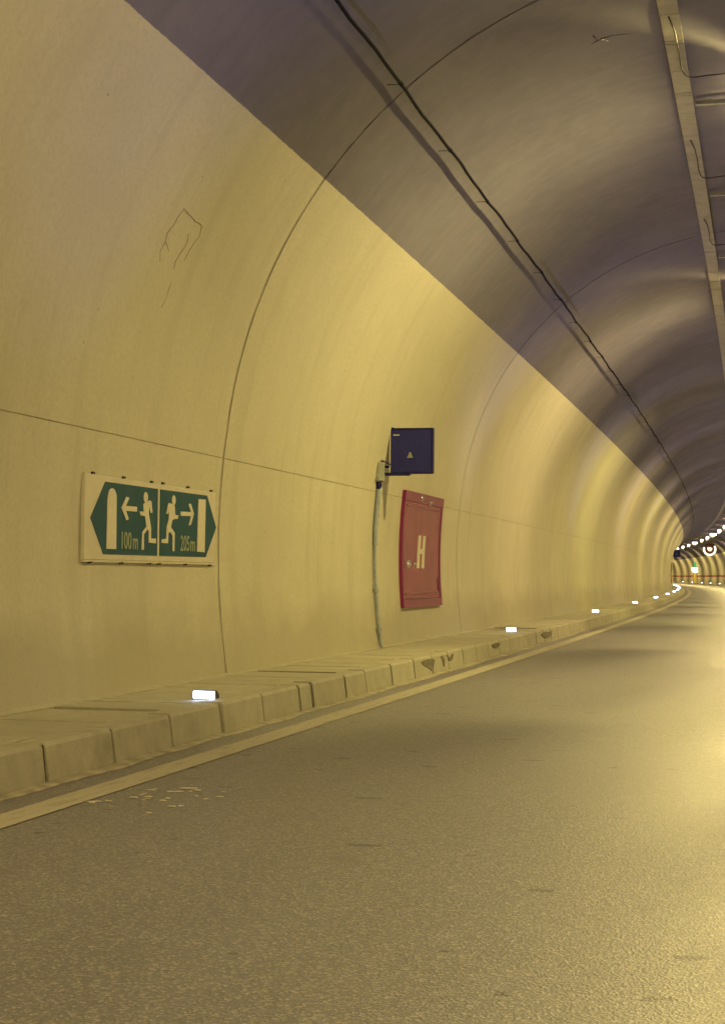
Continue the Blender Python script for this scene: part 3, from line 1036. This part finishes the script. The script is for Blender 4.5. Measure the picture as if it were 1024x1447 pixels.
def make_cabinet(s, label):
    zb = 0.70
    root = thing('hydrant_cabinet', s, wall_u(zb), zb, label, 'hydrant cabinet')
    base = (wall_u(zb), zb)
    L_ = 2.83
    mb = MB()
    curved(mb, base, 0, 0.10, zb, 2.31, -0.01, 0.050); curved(mb, base, L_ - 0.10, L_, zb, 2.31, -0.01, 0.050)
    curved(mb, base, 0.10, L_ - 0.10, zb, zb + 0.115, -0.01, 0.050, 4); curved(mb, base, 0.10, L_ - 0.10, 2.175, 2.31, -0.01, 0.050, 4)
    mb.build('frame', MAT_REDDARK, root)
    mb = MB(); curved(mb, base, 0.106, L_ - 0.106, zb + 0.121, 2.169, -0.01, 0.040, 12)
    door = mb.build('door', MAT_RED, root)
    for (y0, y1, z0, z1) in ((0.16, L_ - 0.16, 0.875, 0.90), (L_ - 0.24, L_ - 0.20, 0.92, 1.12), (0.16, L_ - 0.16, 2.10, 2.12)):
        mb = MB(); curved(mb, base, y0, y1, z0, z1, 0.03, 0.050, 3)
        mb.build('rail', MAT_REDDARK, door)
    def pt(y, z, off):
        return (wall_u(z, off) - base[0], y, z - base[1])
    for (y, z, r, nm) in ((1.15, 2.247, 0.045, 'latch'), (1.80, 2.211, 0.045, 'latch'), (0.42, 1.30, 0.06, 'handle'), (0.88, 1.305, 0.035, 'lock')):
        mb = MB()
        n = 10
        vs, fs = [], []
        for i in range(4):
            t = i / 3 * math.pi / 2
            for k in range(n):
                a = 2 * math.pi * k / n
                p_ = pt(y + r * math.cos(t) * math.cos(a), z + r * math.cos(t) * math.sin(a), 0.041 + r * 0.8 * math.sin(t))
                vs.append(p_)
        for i in range(3):
            for k in range(n):
                fs.append((i * n + k, i * n + (k + 1) % n, (i + 1) * n + (k + 1) % n, (i + 1) * n + k))
        fs.append(tuple(range(3 * n, 4 * n)))
        mb.add(vs, fs); mb.build(nm, MAT_CHROME, door, smooth=True)
    # the letter H, as flat raised strokes following the door
    mb = MB()
    for (y0, y1, z0, z1) in ((1.08, 1.26, 1.25, 1.718), (1.42, 1.60, 1.25, 1.718), (1.26, 1.42, 1.455, 1.525)):
        curved(mb, base, y0, y1, z0, z1, 0.036, 0.045, 5)
    mb.v = [(x, y + 0.22 * (z - (1.48 - base[1])), z) for x, y, z in mb.v]
    mb.build('lettering', MAT_PICTO, door)
    return root
cabn = make_cabinet(22.885, 'red hydrant cabinet marked with a pale H on the left wall')
c2 = copy_tree(cabn)
c2.location = W(138.0, wall_u(0.70), 0.70); c2.rotation_euler = (0, 0, 138.0 / R0)
tag(c2, 'tiny far red hydrant cabinet at the edge of the left wall', 'hydrant cabinet')
cabn['group'] = c2['group'] = 'red hydrant cabinets on the left wall'

# ------------------------------------------------------------------ navy flag panel, junction box and conduit
def make_flag(s, label):
    base = (-4.85, 2.44)
    r = thing('flag_sign', s, base[0], base[1], label, 'sign', 'navy flag signs on the left wall')
    mb = MB(); mb.box(0.055, 0.600, -0.045, 0.045, 0.022, 0.585, 0.008)
    face = mb.build('panel', MAT_NAVY, r)
    mb = MB()
    mb.box(0.06, 0.600, -0.052, 0.052, 0.583, 0.597, 0.003); mb.box(0.598, 0.609, -0.052, 0.052, 0.018, 0.597, 0.003)
    mb.box(0.33, 0.600, -0.052, 0.052, 0.010, 0.024, 0.003)
    mb.build('rim', MAT_NAVYDK, r)
    mb = MB(); mb.prism([(-0.03, -0.012), (0.285, -0.012), (0.325, 0.022), (-0.03, 0.026)], 'y', -0.055, 0.055)
    mb.build('lower_bar', MAT_NAVYDK, r)
    mb = MB(); mb.box(0.042, 0.054, -0.05, 0.05, 0.03, 0.575, 0.002)
    mb.build('edge_strip', MAT_BOARD, r)
    mb = MB(); mb.prism([(0.0, 0.577), (0.012, 0.607), (0.045, 0.617), (0.10, 0.600), (0.10, 0.583), (0.03, 0.570)], 'y', -0.05, 0.05)
    mb.build('hinge', MAT_NAVYDK, r)
    mb = MB(); mb.prism([(0.272, 0.212), (0.352, 0.212), (0.330, 0.255), (0.322, 0.285), (0.302, 0.285), (0.292, 0.255)], 'y', -0.049, -0.0455)
    mb.prism([(0.30, 0.225), (0.33, 0.225), (0.315, 0.255)], 'y', -0.051, -0.0493)
    mb.build('emblem', MAT_GREY, face)
    lettering_local = MB()
    for k, (a, w_) in enumerate(((0.090, .014), (0.108, .010), (0.122, .016), (0.142, .010), (0.156, .012))):
        lettering_local.box(a, a + w_, -0.048, -0.0455, 0.500, 0.516)
    lettering_local.build('lettering', MAT_PICTO, face)
    mb = MB(); mb.box(-0.12, 0.045, -0.02, 0.02, 0.09, 0.115); mb.box(-0.12, 0.045, -0.02, 0.02, 0.47, 0.495)
    mb.build('wall_bracket', MAT_NAVYDK, r)
    return r
fl = make_flag(21.6, 'square navy blue flag sign jutting from the wall above the red cabinet')
f2 = copy_tree(fl)
f2.location = W(143.0, -4.85, 2.80); f2.rotation_euler = (0, 0, 143.0 / R0)
tag(f2, 'tiny far navy flag sign at the edge of the left wall', 'sign', 'navy flag signs on the left wall')

jb = thing('junction_box', 21.28, -4.885, 2.30, 'small grey junction box on the wall beside the navy flag sign', 'junction box')
mb = MB(); mb.box(-0.045, 0.045, -0.13, 0.13, 0.03, 0.275, 0.015)
body = mb.build('body', MAT_GREY, jb)
mb = MB(); mb.box(0.0455, 0.052, -0.115, 0.115, 0.045, 0.26, 0.002); mb.build('lid', MAT_GREY, jb)
mb = MB(); mb.tube([(0.0, 0, 0.032), (0.0, 0, -0.02), (-0.003, 0, -0.06)], [.042, .042, .036], 10); mb.build('gland', MAT_NAVYDK, jb)
mb = MB(); mb.tube([(0.0, 0.0, 0.27), (0.01, 0.05, 0.305), (0.05, 0.20, 0.295), (0.09, 0.30, 0.262)], 0.011, 6); mb.build('lead', MAT_NAVYDK, jb, smooth=True)

pipe = bpy.data.objects.new('conduit_pipe', None); C.objects.link(pipe)
tag(pipe, 'grey conduit pipe running down the wall from the junction box', 'pipe')
mb = MB()
pts, rs = [], []
for i in range(26):
    z = 2.27 - (2.27 - ZK) * i / 25
    pts.append(W(21.28 + 0.01 * math.sin(z * 3), wall_u(z, 0.035), z)); rs.append(0.033 if z > 1.55 else 0.022)
mb.tube(pts, rs, 9); mb.build('pipe', MAT_PIPE, pipe, smooth=True)
for z in (1.9, 1.56, 0.95, 0.45):
    mb = MB(); a = Vector(W(21.28, wall_u(z - .025, .035), z - .025)); b_ = Vector(W(21.28, wall_u(z + .025, .035), z + .025))
    mb.tube([a, b_], 0.04, 9); mb.build('clamp', MAT_PIPE, pipe)

# ------------------------------------------------------------------ kerb lamps
def make_kerb_lamp():
    r = bpy.data.objects.new('kerb_lamp', None); C.objects.link(r)
    mb = MB(); mb.box(-0.095, 0.095, -0.03, 0.12, 0.0, 0.012, 0.003); mb.build('base', MAT_LAMP, r)
    mb = MB(); mb.prism([(-0.028, 0.012), (0.06, 0.012), (0.05, 0.04), (0.0, 0.072), (-0.028, 0.072)], 'x', -0.088, 0.088); mb.build('housing', MAT_BLACK, r)
    mb = MB(); mb.box(-0.082, 0.082, -0.034, -0.029, 0.014, 0.066, 0.002); mb.build('lens', MAT_LENS, r)
    return r
kproto = make_kerb_lamp()
def kerb_fill_spot(root, side):  # added fill spot aimed up to tint the vault, far stronger than the lens
    d = bpy.data.lights.new('bulb_or_fill_light', 'SPOT')
    d.energy = KERB_FILL_W; d.color = COL_KERB_FILL; d.spot_size = math.radians(100); d.spot_blend = 1.0; d.shadow_soft_size = 0.03
    o = bpy.data.objects.new('bulb_or_fill_light', d); C.objects.link(o); o.parent = root
    o.location = (0, -0.06, 0.09)
    dirv = Vector((0.52 * side, -0.30, 0.90)).normalized()
    o.rotation_euler = dirv.to_track_quat('-Z', 'Y').to_euler()
kl = ['nearest white kerb lamp glowing below the green exit sign',
      'white kerb lamp on the walkway right of the red hydrant cabinet',
      'third white kerb lamp from the nearest along the left wall', 'fourth white kerb lamp from the nearest along the left wall',
      'fifth white kerb lamp from the nearest along the left wall', 'sixth white kerb lamp from the nearest along the left wall',
      'seventh white kerb lamp, at the start of the far glowing cluster', 'eighth white kerb lamp, in the far glowing cluster',
      'ninth white kerb lamp, in the far glowing cluster', 'tenth white kerb lamp, in the far glowing cluster',
      'eleventh white kerb lamp, in the far glowing cluster', 'twelfth white kerb lamp, at the back of the far cluster',
      'thirteenth white kerb lamp, at the top of the far cluster']
roots = []
for i, lab in enumerate(kl):
    s = 12.05 + 16.46 * i
    o = kproto if i == 0 else copy_tree(kproto)
    o.location = W(s, (-4.08, -4.22, -4.32)[min(i, 2)], ZK - 0.004); o.rotation_euler = (0, 0, s / R0)
    tag(o, lab, 'kerb lamp', 'white kerb lamps along the left walkway'); roots.append((o, 1))
rl = [(259.3, 'white lamp on the far right kerb, nearest the photo edge'), (280.8, 'second white lamp from the right on the far right kerb'),
      (301.4, 'third white lamp from the right on the far right kerb'), (325.4, 'fourth white lamp from the right on the far kerb, beside the lit sign'),
      (349.4, 'fifth and leftmost white lamp on the far right kerb')]
for s, lab in rl:
    o = copy_tree(kproto); o.location = W(s, 3.71, ZK - 0.004 + 0.03); o.rotation_euler = (0, 0, s / R0)
    tag(o, lab, 'kerb lamp', 'white kerb lamps along the far right kerb'); roots.append((o, -1))
for i in range(15):
    s = 4.6 + 16.441 * i
    o = copy_tree(kproto); o.location = W(s, 3.84, ZK - 0.004 + 0.004); o.rotation_euler = (0, 0, s / R0)
    tag(o, 'white kerb lamp on the right walkway outside the photo', 'kerb lamp', 'white kerb lamps along the near right kerb'); roots.append((o, -1))
for o, sd in roots:
    kerb_fill_spot(o, sd)

# ------------------------------------------------------------------ far signs in the bend
def annulus(r0, r1, a0, a1, n, y0, y1):
    mb = MB()
    vs, fs = [], []
    for i in range(n + 1):
        t = a0 + (a1 - a0) * i / n
        for y in (y0, y1):
            for r in (r0, r1):
                vs.append((r * math.cos(t), y, r * math.sin(t)))
    for i in range(n):
        a = 4 * i
        fs += [(a, a + 1, a + 5, a + 4), (a + 2, a + 6, a + 7, a + 3), (a + 1, a + 3, a + 7, a + 5), (a, a + 4, a + 6, a + 2)]
    fs += [(0, 2, 3, 1), (4 * n, 4 * n + 1, 4 * n + 3, 4 * n + 2)]
    return mb.add(vs, fs)
ss = 222.0
rs_ = thing('round_sign', ss, 0.38, 4.74, 'round lit sign with a bright ring hung above the far road', 'sign')
mb = MB(); mb.prism([(0.80 * math.cos(2 * math.pi * i / 24), 0.80 * math.sin(2 * math.pi * i / 24)) for i in range(24)], 'y', 0.0, 0.12); mb.build('disc', MAT_MAROON, rs_)
annulus(0.60, 0.82, math.radians(160), math.radians(395), 26, -0.03, 0.0).build('ring', MAT_RING, rs_)
mb = MB(); mb.prism([(-0.30, 0.28), (0.15, 0.26), (0.36, 0.10), (0.20, -0.22), (-0.05, -0.26), (-0.30, -0.05)], 'y', -0.03, 0.0); mb.build('symbol', MAT_PINK, rs_)
mb = MB(); mb.tube([(-0.35, 0.06, 0.7), (-0.35, 0.06, 1.78)], 0.03); mb.tube([(0.35, 0.06, 0.7), (0.35, 0.06, 1.74)], 0.03); mb.build('hanger', MAT_TRAY, rs_)

ep = thing('lit_sign_streak', 322.0, 3.98, ZK, 'white lit sign with a green panel by the far wall, its light streak built as a block', 'sign')
mb = MB(); mb.box(-0.25, 0.25, -0.1, 0.1, 0.0, 1.7, 0.02); mb.build('light_streak', MAT_STREAK, ep)  # yellow block stands in for the orange light streak on the wall
mb = MB(); mb.prism([(-0.62, 2.75), (0.62, 2.75), (0.62, 2.35), (0.36, 1.86), (-0.36, 1.86), (-0.62, 2.2)], 'y', -0.18, 0.1); mb.build('light_box', MAT_SIGNBOX, ep)
mb = MB(); mb.box(-0.25, 0.75, -0.1, 0.1, 2.78, 3.75, 0.02); mb.build('green_panel', MAT_GREENLIT, ep)
mb = MB(); mb.tube([(0.0, 0.0, 1.68), (0.0, 0.0, 1.9)], 0.08); mb.build('streak_neck', MAT_STREAK, ep)

# ------------------------------------------------------------------ crumbs of white debris by the edge line
mb = MB()
def chip(s, u, r, el):
    n = 6; vs = []; a0 = random.uniform(0, 6)
    for i in range(n):
        a = a0 + 2 * math.pi * i / n
        q = r * random.uniform(.6, 1.2)
        vs.append(W(s + q * math.cos(a) * el * 1.2, u + 2.4 * q * math.sin(a), 0.004))
    top = [(x, y, 0.004 + random.uniform(.002, .005)) for x, y, z in vs]
    mb.add(vs + top, [tuple(range(n, 2 * n))] + [(i, (i + 1) % n, n + (i + 1) % n, n + i) for i in range(n)])
for (s, u, r) in [(8.08, -3.34, .011), (8.11, -3.31, .012), (8.14, -3.27, .011), (8.31, -3.20, .009), (8.35, -3.14, .010), (8.58, -3.09, .012), (8.60, -3.06, .011), (8.74, -3.07, .014), (8.75, -3.03, .013), (8.68, -2.98, .011), (8.46, -2.79, .011), (7.79, -2.92, .008)]:
    chip(s, u, r, random.uniform(.7, 1.2))
for i in range(24):
    chip(random.uniform(7.9, 8.9), random.uniform(-3.34, -2.8), random.uniform(.003, .008), 1)
tag(mb.build('debris', MAT_CHIP), 'scattered white crumbs on the asphalt beside the edge line', kind='stuff')
